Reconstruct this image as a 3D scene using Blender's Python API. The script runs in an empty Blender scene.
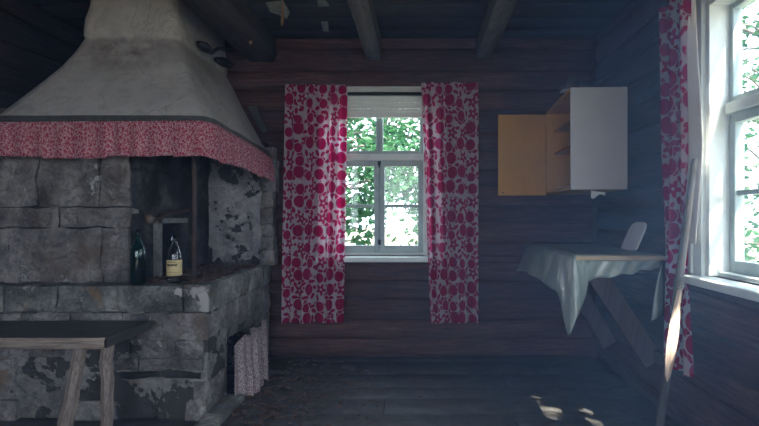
import bpy, bmesh, math, random
from mathutils import Vector, Matrix, noise as mn
R = random.Random(7)
S = bpy.context.scene
C = S.collection
PI = math.pi

# ------------------------------------------------------------------ camera, sky, sun, exposure
EYE, F, U0, V0 = 1.08, 500.0, 418.0, 215.0
cam = bpy.data.cameras.new('camera')
cam.sensor_width = 36; cam.lens = F / 759 * 36
cam.shift_x = (379.5 - U0) / 759; cam.shift_y = (V0 - 213) / 759
cam.clip_start = 0.02; cam.clip_end = 300
camo = bpy.data.objects.new('camera', cam); C.objects.link(camo)
camo.location = (0, 0, EYE); camo.rotation_euler = (PI / 2, 0, 0)
S.camera = camo
S.view_settings.view_transform = 'Standard'; S.view_settings.look = 'None'
S.view_settings.gamma = 1.0; S.view_settings.use_curve_mapping = False
S.view_settings.exposure = 0.95
w = bpy.data.worlds.new('sky'); S.world = w; w.use_nodes = True
bg = w.node_tree.nodes['Background']
bg.inputs['Color'].default_value = (0.70, 0.81, 1.0, 1); bg.inputs['Strength'].default_value = 5.0
SUN_TRAVEL = Vector((-0.33, 0.40, -0.85)).normalized()
sun = bpy.data.lights.new('sun', 'SUN'); sun.energy = 26.0; sun.angle = 0.009; sun.color = (1, 0.95, 0.88)
suno = bpy.data.objects.new('sun', sun); C.objects.link(suno); suno.location = (4, -3, 8)
suno.rotation_euler = SUN_TRAVEL.to_track_quat('-Z', 'Y').to_euler()

# ------------------------------------------------------------------ room measures
XL, XR, YB, YR, ZC = -2.45, 1.345, 3.82, -1.7, 2.42
def P(u, v, Y):
    return Vector(((u - U0) / F * Y, Y, EYE - (v - V0) / F * Y))

def portal(name, loc, rot, sx, sy):
    l = bpy.data.lights.new(name, 'AREA'); l.shape = 'RECTANGLE'; l.size = sx; l.size_y = sy
    l.cycles.is_portal = True
    o = bpy.data.objects.new(name, l); C.objects.link(o); o.location = loc; o.rotation_euler = rot

# ------------------------------------------------------------------ helpers
ROOT = {}
def finish(o, parent, kind=None, label=None, cat=None, group=None):
    if parent is not None: o.parent = parent
    if kind: o['kind'] = kind
    if label: o['label'] = label
    if cat: o['category'] = cat
    if group: o['group'] = group
    return o
def thing(name, loc, label=None, cat=None, group=None, kind=None):
    o = bpy.data.objects.new(name, None); o.empty_display_size = 0.1; C.objects.link(o)
    o.location = loc; ROOT[o.name] = Vector(loc)
    return finish(o, None, kind, label, cat, group)
class MB:
    def __init__(s): s.v = []; s.f = []; s.uv = []; s.sm = []
    def add(s, vs, fs, uvs=None, smooth=False):
        b = len(s.v); s.v += [Vector(x) for x in vs]
        s.uv += list(uvs) if uvs else [(x[0] + 0.37 * x[1], x[2] if len(x) > 2 else 0) for x in vs]
        for f in fs: s.f.append([i + b for i in f]); s.sm.append(smooth)
        return s
    def box(s, x0, x1, y0, y1, z0, z1, mp=None):
        vs = [Vector((x, y, z)) for z in (z0, z1) for y in (y0, y1) for x in (x0, x1)]
        if mp: vs = [mp(*v) for v in vs]
        return s.add(vs, [(0, 2, 3, 1), (4, 5, 7, 6), (0, 1, 5, 4), (2, 6, 7, 3), (0, 4, 6, 2), (1, 3, 7, 5)])
    def beam(s, a, b, wd, th, up=(0, 0, 1)):      # rectangular bar from a to b
        a = Vector(a); b = Vector(b); d = (b - a).normalized(); up = Vector(up)
        n = d.cross(up).normalized(); m = n.cross(d).normalized()
        vs = []
        for p in (a, b):
            for i, j in ((-1, -1), (1, -1), (1, 1), (-1, 1)): vs.append(p + n * i * wd / 2 + m * j * th / 2)
        L = (b - a).length
        return s.add(vs, [(0, 1, 2, 3), (7, 6, 5, 4), (0, 4, 5, 1), (1, 5, 6, 2), (2, 6, 7, 3), (3, 7, 4, 0)],
                     [(0, 0), (wd, 0), (wd, th), (0, th), (0, L), (wd, L), (wd, L + th), (0, L + th)])
    def tube(s, pts, r, n=8, cap=True, smooth=True):
        pts = [Vector(p) for p in pts]; rr = r if isinstance(r, (list, tuple)) else [r] * len(pts)
        vs = []; uv = []; ref = None; L = 0
        for i, p in enumerate(pts):
            t = (pts[min(i + 1, len(pts) - 1)] - pts[max(i - 1, 0)]).normalized()
            if ref is None: ref = Vector((1, 0, 0)) if abs(t.x) < 0.8 else Vector((0, 1, 0))
            a = t.cross(ref).normalized(); b = t.cross(a).normalized(); ref = -b if b.dot(ref) < 0 else b
            b = ref; a = t.cross(b).normalized()
            if i: L += (p - pts[i - 1]).length
            for k in range(n):
                q = 2 * PI * k / n
                vs.append(p + (a * math.cos(q) + b * math.sin(q)) * rr[i]); uv.append((rr[i] * q, L))
        fs = [(i * n + k, i * n + (k + 1) % n, (i + 1) * n + (k + 1) % n, (i + 1) * n + k) for i in range(len(pts) - 1) for k in range(n)]
        if cap: fs += [tuple(range(n)), tuple((len(pts) - 1) * n + k for k in range(n))]
        return s.add(vs, fs, uv, smooth)
    def lathe(s, prof, c=(0, 0, 0), n=20):
        c = Vector(c); vs = []
        for r, z in prof:
            for k in range(n): vs.append(c + Vector((r * math.cos(2 * PI * k / n), r * math.sin(2 * PI * k / n), z)))
        fs = [(i * n + k, i * n + (k + 1) % n, (i + 1) * n + (k + 1) % n, (i + 1) * n + k) for i in range(len(prof) - 1) for k in range(n)]
        uv = [(k / n, z) for r, z in prof for k in range(n)]
        return s.add(vs, fs, uv, True)
    def grid(s, fn, nu, nv, smooth=True, uvfn=None):
        vs = []; uv = []
        for j in range(nv + 1):
            for i in range(nu + 1):
                vs.append(fn(i / nu, j / nv)); uv.append(uvfn(i / nu, j / nv) if uvfn else (i / nu, j / nv))
        k = nu + 1
        return s.add(vs, [(j * k + i, j * k + i + 1, (j + 1) * k + i + 1, (j + 1) * k + i) for j in range(nv) for i in range(nu)], uv, smooth)
    def slab(s, mp, u0, u1, v0, v1, d0, d1, nu=4, nv=4, edge=0.01, bev=0.015, nz=0.004, ns=6.0, seed=0, skew=0.0, ripple=0.0):
        """a hewn block: rough front at depth d1 with rounded borders, plain sides back to d0; mp(u, d, v) -> world"""
        us = [u0, u0 + bev] + [u0 + bev + (u1 - u0 - 2 * bev) * i / nu for i in range(1, nu)] + [u1 - bev, u1]
        vv = [v0, v0 + bev] + [v0 + bev + (v1 - v0 - 2 * bev) * i / nv for i in range(1, nv)] + [v1 - bev, v1]
        k = len(us); m = len(vv); vs = []; uv = []
        for j, b in enumerate(vv):
            for i, a in enumerate(us):
                e = edge if (i in (0, k - 1) or j in (0, m - 1)) else 0
                q = Vector((a * ns, b * ns, seed * 3.7))
                sk = skew * mn.noise(Vector((a * 1.3, seed * 5.1, 0))) if j in (0, m - 1, 1, m - 2) else skew * mn.noise(Vector((a * 1.3, seed * 5.1, 0)))
                j1 = ripple * mn.noise(Vector((a * 9, j * 3.0, seed))) if (j in (0, m - 1)) else 0
                j2 = ripple * mn.noise(Vector((b * 9, i * 3.0, seed + 9))) if (i in (0, k - 1)) else 0
                vs.append(mp(a + j2, d1 - e + nz * mn.noise(q) * 1.6, b + sk + j1)); uv.append((a + seed * 0.73, b + seed * 0.41))
        fs = [(j * k + i, j * k + i + 1, (j + 1) * k + i + 1, (j + 1) * k + i) for j in range(m - 1) for i in range(k - 1)]
        s.add(vs, fs, uv, True)
        ring = [i for i in range(k)] + [j * k + k - 1 for j in range(1, m)] + [(m - 1) * k + i for i in range(k - 2, -1, -1)] + [j * k for j in range(m - 2, 0, -1)]
        n = len(ring); back = []
        coords = [(us[i % k], vv[i // k]) for i in ring]
        vs2 = [vs[i] for i in ring] + [mp(a, d0, b) for a, b in coords]
        uv2 = [uv[i] for i in ring] + [(a + 0.03 + seed * 0.73, b + 0.03 + seed * 0.41) for a, b in coords]
        s.add(vs2, [(i, (i + 1) % n, n + (i + 1) % n, n + i) for i in range(n)] + [tuple(range(n, 2 * n))], uv2, False)
        return s
    def build(s, name, mat, parent=None, label=None, cat=None, group=None, kind=None, origin=None, recalc=True):
        r = ROOT[parent.name] if parent is not None else (Vector(origin) if origin is not None else Vector((0, 0, 0)))
        me = bpy.data.meshes.new(name)
        me.from_pydata([v - r for v in s.v], [], s.f)
        me.polygons.foreach_set('use_smooth', s.sm)
        ul = me.uv_layers.new(name='UVMap'); 
        for lp in me.loops: ul.data[lp.index].uv = s.uv[lp.vertex_index]
        if recalc:
            bm = bmesh.new(); bm.from_mesh(me); bmesh.ops.recalc_face_normals(bm, faces=bm.faces); bm.to_mesh(me); bm.free()
        me.materials.append(mat); me.update()
        o = bpy.data.objects.new(name, me); C.objects.link(o)
        if parent is None: o.location = r
        ROOT[o.name] = r
        return finish(o, parent, kind, label, cat, group)

# ------------------------------------------------------------------ materials
class NT:
    def __init__(s, name):
        s.m = bpy.data.materials.new(name); s.m.use_nodes = True
        s.t = s.m.node_tree; s.n = s.t.nodes; s.b = s.n['Principled BSDF']; s.out = s.n['Material Output']
    def node(s, typ, **kw):
        n = s.n.new(typ)
        for k, v in kw.items():
            if hasattr(n, k): setattr(n, k, v)
            else: n.inputs[k].default_value = v
        return n
    def link(s, a, b): s.t.links.new(a, b)
    def put(s, sock, v):
        if hasattr(v, 'is_linked') or hasattr(v, 'links'): s.link(v, sock)
        else: sock.default_value = v
    def math(s, op, a, b=0.0, c=None):
        n = s.n.new('ShaderNodeMath'); n.operation = op; s.put(n.inputs[0], a); s.put(n.inputs[1], b)
        if c is not None: s.put(n.inputs[2], c)
        return n.outputs[0]
    def coords(s, kind='UV', scale=(1, 1, 1), rnd=True):
        tc = s.n.new('ShaderNodeTexCoord'); mp = s.n.new('ShaderNodeMapping'); mp.inputs['Scale'].default_value = scale
        s.link(tc.outputs[kind], mp.inputs['Vector'])
        return mp.outputs['Vector']
    def noise(s, vec, scale, detail=6, rough=0.6, dist=0.0):
        n = s.node('ShaderNodeTexNoise'); n.inputs['Scale'].default_value = scale; n.inputs['Detail'].default_value = detail
        n.inputs['Roughness'].default_value = rough; n.inputs['Distortion'].default_value = dist
        s.link(vec, n.inputs['Vector']); return n.outputs['Fac']
    def ramp(s, fac, stops):
        n = s.n.new('ShaderNodeValToRGB'); e = n.color_ramp.elements
        while len(e) < len(stops): e.new(0.5)
        for i, (p, c) in enumerate(stops):
            e[i].position = p
            e[i].color = (c, c, c, 1) if isinstance(c, (int, float)) else (*c, 1)
        s.link(fac, n.inputs['Fac']); return n.outputs['Color']
    def mix(s, fac, a, b, blend='MIX'):
        n = s.n.new('ShaderNodeMix'); n.data_type = 'RGBA'; n.blend_type = blend
        s.put(n.inputs['Factor'], fac)
        for sock, v in ((n.inputs[6], a), (n.inputs[7], b)):
            if isinstance(v, tuple): sock.default_value = (*v, 1) if len(v) == 3 else v
            else: s.link(v, sock)
        return n.outputs[2]
    def bump(s, h, strength=0.4, dist=0.01):
        n = s.n.new('ShaderNodeBump'); n.inputs['Strength'].default_value = strength; n.inputs['Distance'].default_value = dist
        s.link(h, n.inputs['Height']); s.link(n.outputs['Normal'], s.b.inputs['Normal'])
    def done(s, col, rough=0.8, spec=0.3):
        if isinstance(col, tuple): s.b.inputs['Base Color'].default_value = (*col, 1)
        else: s.link(col, s.b.inputs['Base Color'])
        s.put(s.b.inputs['Roughness'], rough); s.b.inputs['Specular IOR Level'].default_value = spec
        return s.m

def wood(name, dark, mid, light, scale=(1.2, 14, 14), rough=0.75, bump=0.5, coord='UV', crack=0.5, var=0.5, spec=0.3, dust=None):
    k = NT(name); v = k.coords(coord, scale)
    g = k.noise(v, 4.0, 8, 0.65, 0.6)
    col = k.ramp(g, [(0.28, dark), (0.5, mid), (0.75, light)])
    v2 = k.coords(coord, (1, 1, 1)); big = k.noise(v2, 2.2, 4)
    col = k.mix(k.math('MULTIPLY', k.ramp(big, [(0.35, 0.0), (0.7, 1.0)]), 0.5), col, dark)
    ck = k.noise(k.coords(coord, (scale[0] * 0.5, scale[1] * 1.6, scale[2])), 5.0, 3, 0.5)
    line = k.ramp(ck, [(0.47, 0.0), (0.5, 1.0), (0.53, 0.0)])
    col = k.mix(k.math('MULTIPLY', line, crack), col, tuple(c * 0.25 for c in dark))
    oi = k.n.new('ShaderNodeObjectInfo')
    hs = k.n.new('ShaderNodeHueSaturation'); k.link(col, hs.inputs['Color'])
    k.link(k.math('MULTIPLY_ADD', oi.outputs['Random'], var, 1 - var / 2), hs.inputs['Value'])
    col = hs.outputs['Color']
    if dust:
        dn = k.noise(k.coords(coord, (1, 1, 1)), 9.0, 9, 0.75)
        col = k.mix(k.ramp(dn, [(0.42, 0.0), (0.72, 0.75)]), col, dust)
    k.bump(k.math('SUBTRACT', g, k.math('MULTIPLY', line, 0.5)), bump, 0.006)
    return k.done(col, rough, spec)

def plaster(name, base, light, dark, stain=None, scale=3.0, peel=0.0, peelcol=(0.1, 0.09, 0.085), rough=0.92, bump=0.5, crack=0.2):
    k = NT(name); v = k.coords('Object')
    a = k.noise(v, scale, 8, 0.62); b = k.noise(v, scale * 6, 6, 0.7)
    col = k.ramp(a, [(0.36, dark), (0.5, base), (0.64, light)])
    col = k.mix(k.math('MULTIPLY', k.ramp(b, [(0.38, 1.0), (0.55, 0.0)]), 0.6), col, dark)
    fl_ = k.noise(v, scale * 14, 4, 0.7); col = k.mix(k.math('MULTIPLY', k.ramp(fl_, [(0.56, 0.0), (0.66, 1.0)]), 0.45), col, light)
    ck_ = k.ramp(k.noise(v, scale * 0.9, 4, 0.55, 0.8), [(0.485, 0.0), (0.5, 1.0), (0.515, 0.0)]); col = k.mix(k.math('MULTIPLY', ck_, crack), col, tuple(c * 0.35 for c in dark))
    if stain:
        c = k.noise(v, scale * 0.8, 5, 0.6, 0.4)
        col = k.mix(k.ramp(c, [(0.56, 0.0), (0.68, 0.7)]), col, stain)
    h = k.math('ADD', a, k.math('MULTIPLY', b, 0.35))
    h = k.math('SUBTRACT', h, k.math('MULTIPLY', ck_, crack))
    if peel > 0:
        d = k.noise(v, scale * 1.1, 7, 0.68, 0.3)
        msk = k.ramp(d, [(0.62 - peel * 0.22, 0.0), (0.635 - peel * 0.22, 1.0)])
        col = k.mix(msk, col, peelcol)
        h = k.math('SUBTRACT', h, k.math('MULTIPLY', msk, 0.6))
    k.bump(h, bump, 0.02)
    return k.done(col, rough, 0.2)

def hood_plaster():
    k = NT('hood_plaster'); v = k.coords('Object')
    a = k.noise(v, 2.2, 7, 0.6); b = k.noise(v, 16, 6, 0.7); st = k.noise(k.coords('Object', (4, 4, 14)), 2.0, 5, 0.6)
    col = k.ramp(a, [(0.35, (0.31, 0.295, 0.285)), (0.55, (0.42, 0.4, 0.39)), (0.7, (0.5, 0.48, 0.465))])
    col = k.mix(k.math('MULTIPLY', k.ramp(b, [(0.36, 1.0), (0.5, 0.0)]), 0.3), col, (0.2, 0.185, 0.18))
    col = k.mix(k.math('MULTIPLY', k.ramp(st, [(0.55, 0.0), (0.75, 1.0)]), 0.3), col, (0.24, 0.22, 0.2))
    # a brown smoke stain below the neck
    g = k.n.new('ShaderNodeVectorMath'); g.operation = 'DISTANCE'; k.link(k.coords('Object', (1, 0.35, 2.2)), g.inputs[0]); g.inputs[1].default_value = (0.03, -0.08, 4.48)
    sm = k.math('MULTIPLY', k.ramp(g.outputs['Value'], [(0.1, 1.0), (0.36, 0.0)]), k.ramp(k.noise(v, 9, 6, 0.7), [(0.36, 0.0), (0.62, 0.85)]))
    col = k.mix(sm, col, (0.13, 0.09, 0.075))
    ck = k.ramp(k.noise(v, 1.7, 5, 0.6, 0.9), [(0.494, 0.0), (0.5, 1.0), (0.506, 0.0)])
    col = k.mix(k.math('MULTIPLY', ck, 0.35), col, (0.1, 0.09, 0.085))
    k.bump(k.math('ADD', k.math('ADD', a, k.math('MULTIPLY', b, 0.3)), k.math('MULTIPLY', st, 0.25)), 0.8, 0.02)
    return k.done(col, 0.9, 0.2)

def simple(name, col, rough=0.6, metal=0.0, spec=0.4, nz=0.0, nscale=20, bump=0.0):
    k = NT(name); k.b.inputs['Metallic'].default_value = metal
    if nz > 0:
        f = k.noise(k.coords('Object'), nscale, 6, 0.65)
        c = k.ramp(f, [(0.3, tuple(x * (1 - nz) for x in col)), (0.7, tuple(min(1, x * (1 + nz)) for x in col))])
        if bump: k.bump(f, bump, 0.006)
        return k.done(c, rough, spec)
    return k.done(col, rough, spec)

def print_cloth(name, ground, ink, ink2, cell, translucent=0.35, rad0=0.315, petal0=0.32, leaf_on=1.0, rnd0=0.42):
    k = NT(name); v = k.coords('UV', (1 / cell, 1 / cell, 1))
    def layer(off, rnd, scl):
        mp = k.n.new('ShaderNodeMapping'); mp.inputs['Location'].default_value = (off, off * 1.7, 0); mp.inputs['Scale'].default_value = (scl, scl, 1)
        k.link(v, mp.inputs['Vector'])
        vo = k.n.new('ShaderNodeTexVoronoi'); vo.voronoi_dimensions = '2D'; vo.inputs['Scale'].default_value = 1.0; vo.inputs['Randomness'].default_value = rnd
        k.link(mp.outputs['Vector'], vo.inputs['Vector'])
        sb = k.n.new('ShaderNodeVectorMath'); sb.operation = 'SUBTRACT'; k.link(mp.outputs['Vector'], sb.inputs[0]); k.link(vo.outputs['Position'], sb.inputs[1])
        sx = k.n.new('ShaderNodeSeparateXYZ'); k.link(sb.outputs[0], sx.inputs[0])
        sc = k.n.new('ShaderNodeSeparateColor'); k.link(vo.outputs['Color'], sc.inputs[0])
        return vo.outputs['Distance'], sx.outputs['X'], sx.outputs['Y'], sc.outputs[0], sc.outputs[1]
    d, x, y, r1, r2 = layer(0.0, rnd0, 1.0)
    ang = k.math('ARCTAN2', y, x)
    rad = k.math('MULTIPLY_ADD', r2, 0.13, rad0)
    circ = k.math('LESS_THAN', d, rad)
    petal = k.math('MULTIPLY_ADD', k.math('COSINE', k.math('MULTIPLY_ADD', ang, 5.0, r2)), 0.11, petal0)
    flow = k.math('MULTIPLY', k.math('LESS_THAN', d, petal), k.math('GREATER_THAN', d, 0.085))
    isf = k.math('GREATER_THAN', r1, 0.74)
    m1 = k.math('ADD', k.math('MULTIPLY', isf, flow), k.math('MULTIPLY', k.math('SUBTRACT', 1.0, isf), circ))
    # small leaves and berries in the gaps
    d2, x2, y2, q1, q2 = layer(3.3, 0.9, 2.2)
    an = k.math('MULTIPLY', q2, 6.28); cs = k.math('COSINE', an); sn = k.math('SINE', an)
    lx = k.math('ADD', k.math('MULTIPLY', x2, cs), k.math('MULTIPLY', y2, sn)); ly = k.math('SUBTRACT', k.math('MULTIPLY', y2, cs), k.math('MULTIPLY', x2, sn))
    el = k.math('ADD', k.math('POWER', k.math('DIVIDE', lx, 0.5), 2.0), k.math('POWER', k.math('DIVIDE', ly, 0.26), 2.0))
    leaf = k.math('LESS_THAN', el, 1.0)
    gap = k.math('GREATER_THAN', d, k.math('ADD', rad, 0.045))
    m = k.math('MINIMUM', k.math('ADD', m1, k.math('MULTIPLY', k.math('MULTIPLY', leaf, gap), leaf_on)), 1.0)
    inkc = k.mix(k.noise(v, 0.5, 3), ink, ink2)
    col = k.mix(m, ground, inkc)
    fine = k.noise(k.coords('UV'), 120.0, 3, 0.6)
    col = k.mix(k.math('MULTIPLY', fine, 0.15), col, tuple(c * 0.4 for c in ink))
    k.done(col, 0.9, 0.1)
    tr = k.n.new('ShaderNodeBsdfTranslucent'); k.link(col, tr.inputs['Color'])
    ms = k.n.new('ShaderNodeMixShader'); ms.inputs[0].default_value = translucent
    k.link(k.b.outputs[0], ms.inputs[1]); k.link(tr.outputs[0], ms.inputs[2]); k.link(ms.outputs[0], k.out.inputs['Surface'])
    return k.m

def window_glass():
    k = NT('window_glass'); tp = k.n.new('ShaderNodeBsdfTransparent'); gl = k.n.new('ShaderNodeBsdfGlossy')
    tp.inputs['Color'].default_value = (0.93, 0.96, 0.95, 1); gl.inputs['Roughness'].default_value = 0.03
    fr = k.n.new('ShaderNodeLayerWeight'); fr.inputs['Blend'].default_value = 0.5; fres = k.math('MULTIPLY_ADD', k.math('POWER', fr.outputs['Facing'], 4.0), 0.5, 0.025)
    df = k.n.new('ShaderNodeBsdfDiffuse'); df.inputs['Color'].default_value = (0.7, 0.72, 0.7, 1)
    ms = k.n.new('ShaderNodeMixShader'); k.link(fres, ms.inputs[0]); k.link(tp.outputs[0], ms.inputs[1]); k.link(gl.outputs[0], ms.inputs[2])
    m2 = k.n.new('ShaderNodeMixShader'); dn = k.noise(k.coords('UV'), 8, 6); k.link(k.ramp(dn, [(0.5, 0.0), (0.9, 0.12)]), m2.inputs[0])
    k.link(ms.outputs[0], m2.inputs[1]); k.link(df.outputs[0], m2.inputs[2]); k.link(m2.outputs[0], k.out.inputs['Surface'])
    return k.m

def bottle_glass(name, tint, rough=0.02):
    k = NT(name); k.b.inputs['Transmission Weight'].default_value = 1.0; k.b.inputs['IOR'].default_value = 1.45
    return k.done(tint, rough, 0.5)

def leaf_mat(name, c1, c2):
    k = NT(name); oi = k.noise(k.coords('Object'), 2.5, 3)
    col = k.ramp(oi, [(0.3, c1), (0.7, c2)]); k.done(col, 0.5, 0.3)
    tr = k.n.new('ShaderNodeBsdfTranslucent'); k.link(col, tr.inputs['Color'])
    ms = k.n.new('ShaderNodeMixShader'); ms.inputs[0].default_value = 0.5
    k.link(k.b.outputs[0], ms.inputs[1]); k.link(tr.outputs[0], ms.inputs[2]); k.link(ms.outputs[0], k.out.inputs['Surface'])
    return k.m

M_LOG = wood('log_wall_wood', (0.036, 0.015, 0.012), (0.098, 0.044, 0.034), (0.19, 0.1, 0.08), (1.0, 12, 12), 0.7, 0.8, crack=0.75, var=0.6)
M_CEIL = wood('sooty_ceiling_wood', (0.016, 0.015, 0.018), (0.035, 0.033, 0.037), (0.09, 0.087, 0.085), (1.0, 9, 9), 0.7, 0.5, var=0.5)
M_BEAM = wood('sooty_beam_wood', (0.07, 0.066, 0.062), (0.14, 0.135, 0.125), (0.24, 0.23, 0.2), (9, 0.9, 9), 0.7, 0.6, coord='Object', var=0.4)
M_FLOOR = wood('worn_floor_wood', (0.02, 0.018, 0.019), (0.045, 0.041, 0.041), (0.1, 0.095, 0.092), (0.9, 10, 10), 0.55, 0.5, crack=0.6, var=0.35, dust=(0.13, 0.13, 0.13))
M_BRACE = wood('brace_wood', (0.035, 0.024, 0.02), (0.08, 0.055, 0.046), (0.14, 0.1, 0.083), (10, 1.0, 10), 0.7, 0.5, var=0.2)
M_BENCHTOP = wood('dark_bench_wood', (0.03, 0.028, 0.03), (0.065, 0.06, 0.063), (0.13, 0.12, 0.12), (1.2, 10, 10), 0.5, 0.6, var=0.1, spec=0.4)
M_BENCHRAW = wood('pale_split_wood', (0.1, 0.075, 0.065), (0.25, 0.2, 0.17), (0.44, 0.37, 0.32), (12, 1.4, 12), 0.75, 0.6, var=0.15)
M_BENCHEDGE = wood('pale_edge_wood', (0.15, 0.11, 0.09), (0.34, 0.27, 0.22), (0.5, 0.42, 0.36), (1.4, 16, 12), 0.75, 0.6, var=0.15)
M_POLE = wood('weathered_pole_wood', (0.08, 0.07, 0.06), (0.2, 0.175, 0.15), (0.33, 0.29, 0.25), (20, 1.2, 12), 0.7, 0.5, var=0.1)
M_SPLIT = wood('fresh_split_wood', (0.4, 0.27, 0.2), (0.65, 0.5, 0.4), (0.8, 0.68, 0.56), (20, 1.2, 12), 0.7, 0.5, var=0.1, crack=0.2)
M_TABLEWOOD = wood('pale_table_wood', (0.3, 0.21, 0.13), (0.5, 0.38, 0.25), (0.62, 0.5, 0.36), (1.5, 12, 12), 0.6, 0.3, var=0.1, crack=0.2)
M_HOOD = hood_plaster()
M_STONE = plaster('plastered_stone', (0.17, 0.155, 0.147), (0.3, 0.28, 0.265), (0.07, 0.063, 0.06), (0.12, 0.08, 0.055), 6.0, 0.05, (0.33, 0.32, 0.31), bump=0.9)
M_SLAB = plaster('hearth_slab_stone', (0.155, 0.155, 0.145), (0.3, 0.3, 0.275), (0.06, 0.062, 0.06), (0.25, 0.14, 0.06), 5.5, 0.15, (0.36, 0.33, 0.32), bump=0.9)
M_CORE = plaster('peeling_plaster', (0.2, 0.19, 0.178), (0.33, 0.32, 0.295), (0.1, 0.095, 0.09), (0.2, 0.115, 0.065), 4.2, 0.5, (0.055, 0.053, 0.052), bump=0.9)
M_SOOT = plaster('sooty_masonry', (0.035, 0.033, 0.034), (0.1, 0.095, 0.095), (0.012, 0.012, 0.013), None, 5.0, 0.0)
M_WHITEWASH = plaster('whitewashed_plaster', (0.29, 0.27, 0.275), (0.38, 0.355, 0.36), (0.16, 0.15, 0.155), (0.12, 0.11, 0.11), 6.0, 0.3, (0.04, 0.037, 0.037), bump=0.9)
M_IRON = simple('rusty_iron', (0.065, 0.045, 0.04), 0.75, 0.3, nz=0.4, nscale=30, bump=0.3)
M_DARKIRON = simple('black_iron', (0.02, 0.02, 0.022), 0.55, 0.4, nz=0.3)
M_WHITE = simple('white_window_paint', (0.66, 0.7, 0.68), 0.45, nz=0.1, nscale=9, bump=0.15)
M_OLDPAINT = simple('grey_green_window_paint', (0.33, 0.4, 0.4), 0.5, nz=0.15, nscale=12, bump=0.2)
M_GLASS = window_glass()
M_BLIND = simple('white_blind_fabric', (0.7, 0.74, 0.73), 0.8, nz=0.05)
M_CURTAIN = print_cloth('big_circle_print', (0.62, 0.52, 0.58), (0.46, 0.004, 0.075), (0.38, 0.003, 0.09), 0.108, 0.55)
M_LINING = simple('white_cloth_hem', (0.75, 0.71, 0.7), 0.9, nz=0.05)
M_VALANCE = print_cloth('small_floral_print', (0.62, 0.40, 0.43), (0.42, 0.03, 0.08), (0.36, 0.05, 0.09), 0.019, 0.25, 0.27, 0.34, 1.0, 0.9)
M_SMALLCLOTH = print_cloth('faded_floral_print', (0.55, 0.5, 0.49), (0.24, 0.1, 0.11), (0.2, 0.13, 0.15), 0.021, 0.2, 0.24, 0.3, 1.0, 0.9)
M_CABWHITE = simple('white_cabinet_paint', (0.42, 0.41, 0.43), 0.5, nz=0.06, nscale=5)
M_CABYELLOW = simple('ochre_cabinet_paint', (0.5, 0.265, 0.045), 0.55, nz=0.08, nscale=6)
M_PAPER = simple('paper', (0.7, 0.69, 0.68), 0.9, nz=0.05)
M_TIN = simple('grey_tin', (0.1, 0.11, 0.12), 0.5, 0.4, nz=0.3, nscale=10)
M_LEAF = leaf_mat('green_leaves', (0.014, 0.06, 0.024), (0.04, 0.14, 0.05))
M_BARK = simple('bark', (0.12, 0.1, 0.085), 0.9, nz=0.5, nscale=9, bump=0.5)
M_GROUND = plaster('dry_yard_ground', (0.2, 0.17, 0.15), (0.28, 0.24, 0.21), (0.1, 0.12, 0.06), (0.07, 0.12, 0.035), 0.5)
M_OIL = NT('oilcloth_vinyl'); _f = M_OIL.noise(M_OIL.coords('Object'), 7, 5); M_OIL.b.inputs['Coat Weight'].default_value = 0.4
M_OIL.bump(M_OIL.noise(M_OIL.coords('Object', (1, 1, 0.5)), 9, 4, 0.5, 0.5), 0.5, 0.03)
M_OIL = M_OIL.done(M_OIL.ramp(_f, [(0.3, (0.2, 0.25, 0.225)), (0.7, (0.31, 0.36, 0.33))]), 0.3, 0.6)
M_DEBRIS = simple('dry_leaf_crumbs', (0.1, 0.06, 0.042), 0.85, nz=0.6, nscale=60)
M_SHRED = simple('brown_paper_shred', (0.22, 0.14, 0.09), 0.9, nz=0.3)
M_FLAKE = simple('grey_paint_flake', (0.26, 0.29, 0.26), 0.9, nz=0.3)

# ------------------------------------------------------------------ log walls
MAPS = {
    'back': lambda u, d, z: Vector((u, YB - d, z)),
    'right': lambda u, d, z: Vector((XR - d, u, z)),
    'left': lambda u, d, z: Vector((XL + d, u, z)),
    'rear': lambda u, d, z: Vector((u, YR + d, z)),
}
def wall(side, u0, u1, openings, z_first, mat=None):
    mat = mat or M_LOG
    mp = MAPS[side]; rr = random.Random(len(side) * 11 + 3)
    def rects(z0, z1, a=u0, b=u1):
        segs = [(a, b)]
        for (p, q, r, s_) in openings:
            if z0 < s_ - 1e-4 and z1 > r + 1e-4:
                segs = [x for g in segs for x in ((g[0], min(g[1], p)), (max(g[0], q), g[1])) if x[1] - x[0] > 0.02]
        return segs
    zs = sorted(set([0, 2.6] + [z for o in openings for z in o[2:4]]))
    m = MB()
    for z0, z1 in zip(zs, zs[1:]):
        for a, b in rects(z0, z1, u0 - 0.15, u1 + 0.15): m.box(a, b, -0.13, -0.05, z0 - (0.12 if z0 == 0 else 0), z1, mp)
    wl = m.build('wall_' + side, mat, kind='structure')
    cuts = [0.0]; z = z_first
    while z < 2.5: cuts.append(z); z += rr.uniform(0.13, 0.175)
    cuts.append(2.58); i = 0
    for z0, z1 in zip(cuts, cuts[1:]):
        # split where an opening's edge runs through the log
        inner = sorted(set([z0, z1] + [zz for o in openings for zz in o[2:4] if z0 < zz < z1]))
        pieces = []
        for a, b in zip(inner, inner[1:]):
            if b - a < 0.012: continue
            for s0, s1 in rects(a, b): pieces.append((s0, s1, a, b))
        # pieces with the same span in one log stay one log
        merged = {}
        for s0, s1, a, b in pieces:
            t = merged.setdefault((s0, s1), [a, b]); t[0] = min(t[0], a); t[1] = max(t[1], b)
        dd = rr.uniform(-0.012, 0.008)
        for (s0, s1), (a, b) in merged.items():
            i += 1
            n = max(2, int((s1 - s0) / 0.16))
            MB().slab(mp, s0 + 0.001, s1 - 0.001, a + 0.003, b - 0.003, -0.06, 0.0 + dd, n, 2, 0.03, min(0.02, (b - a) / 4), 0.006, 3.0, i + len(side) * 31, 0.012 if b - a > 0.1 else 0.0).build('log', mat, wl)
    return wl
WIN1 = (-0.667, 0.07, 0.77, 2.05)
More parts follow.
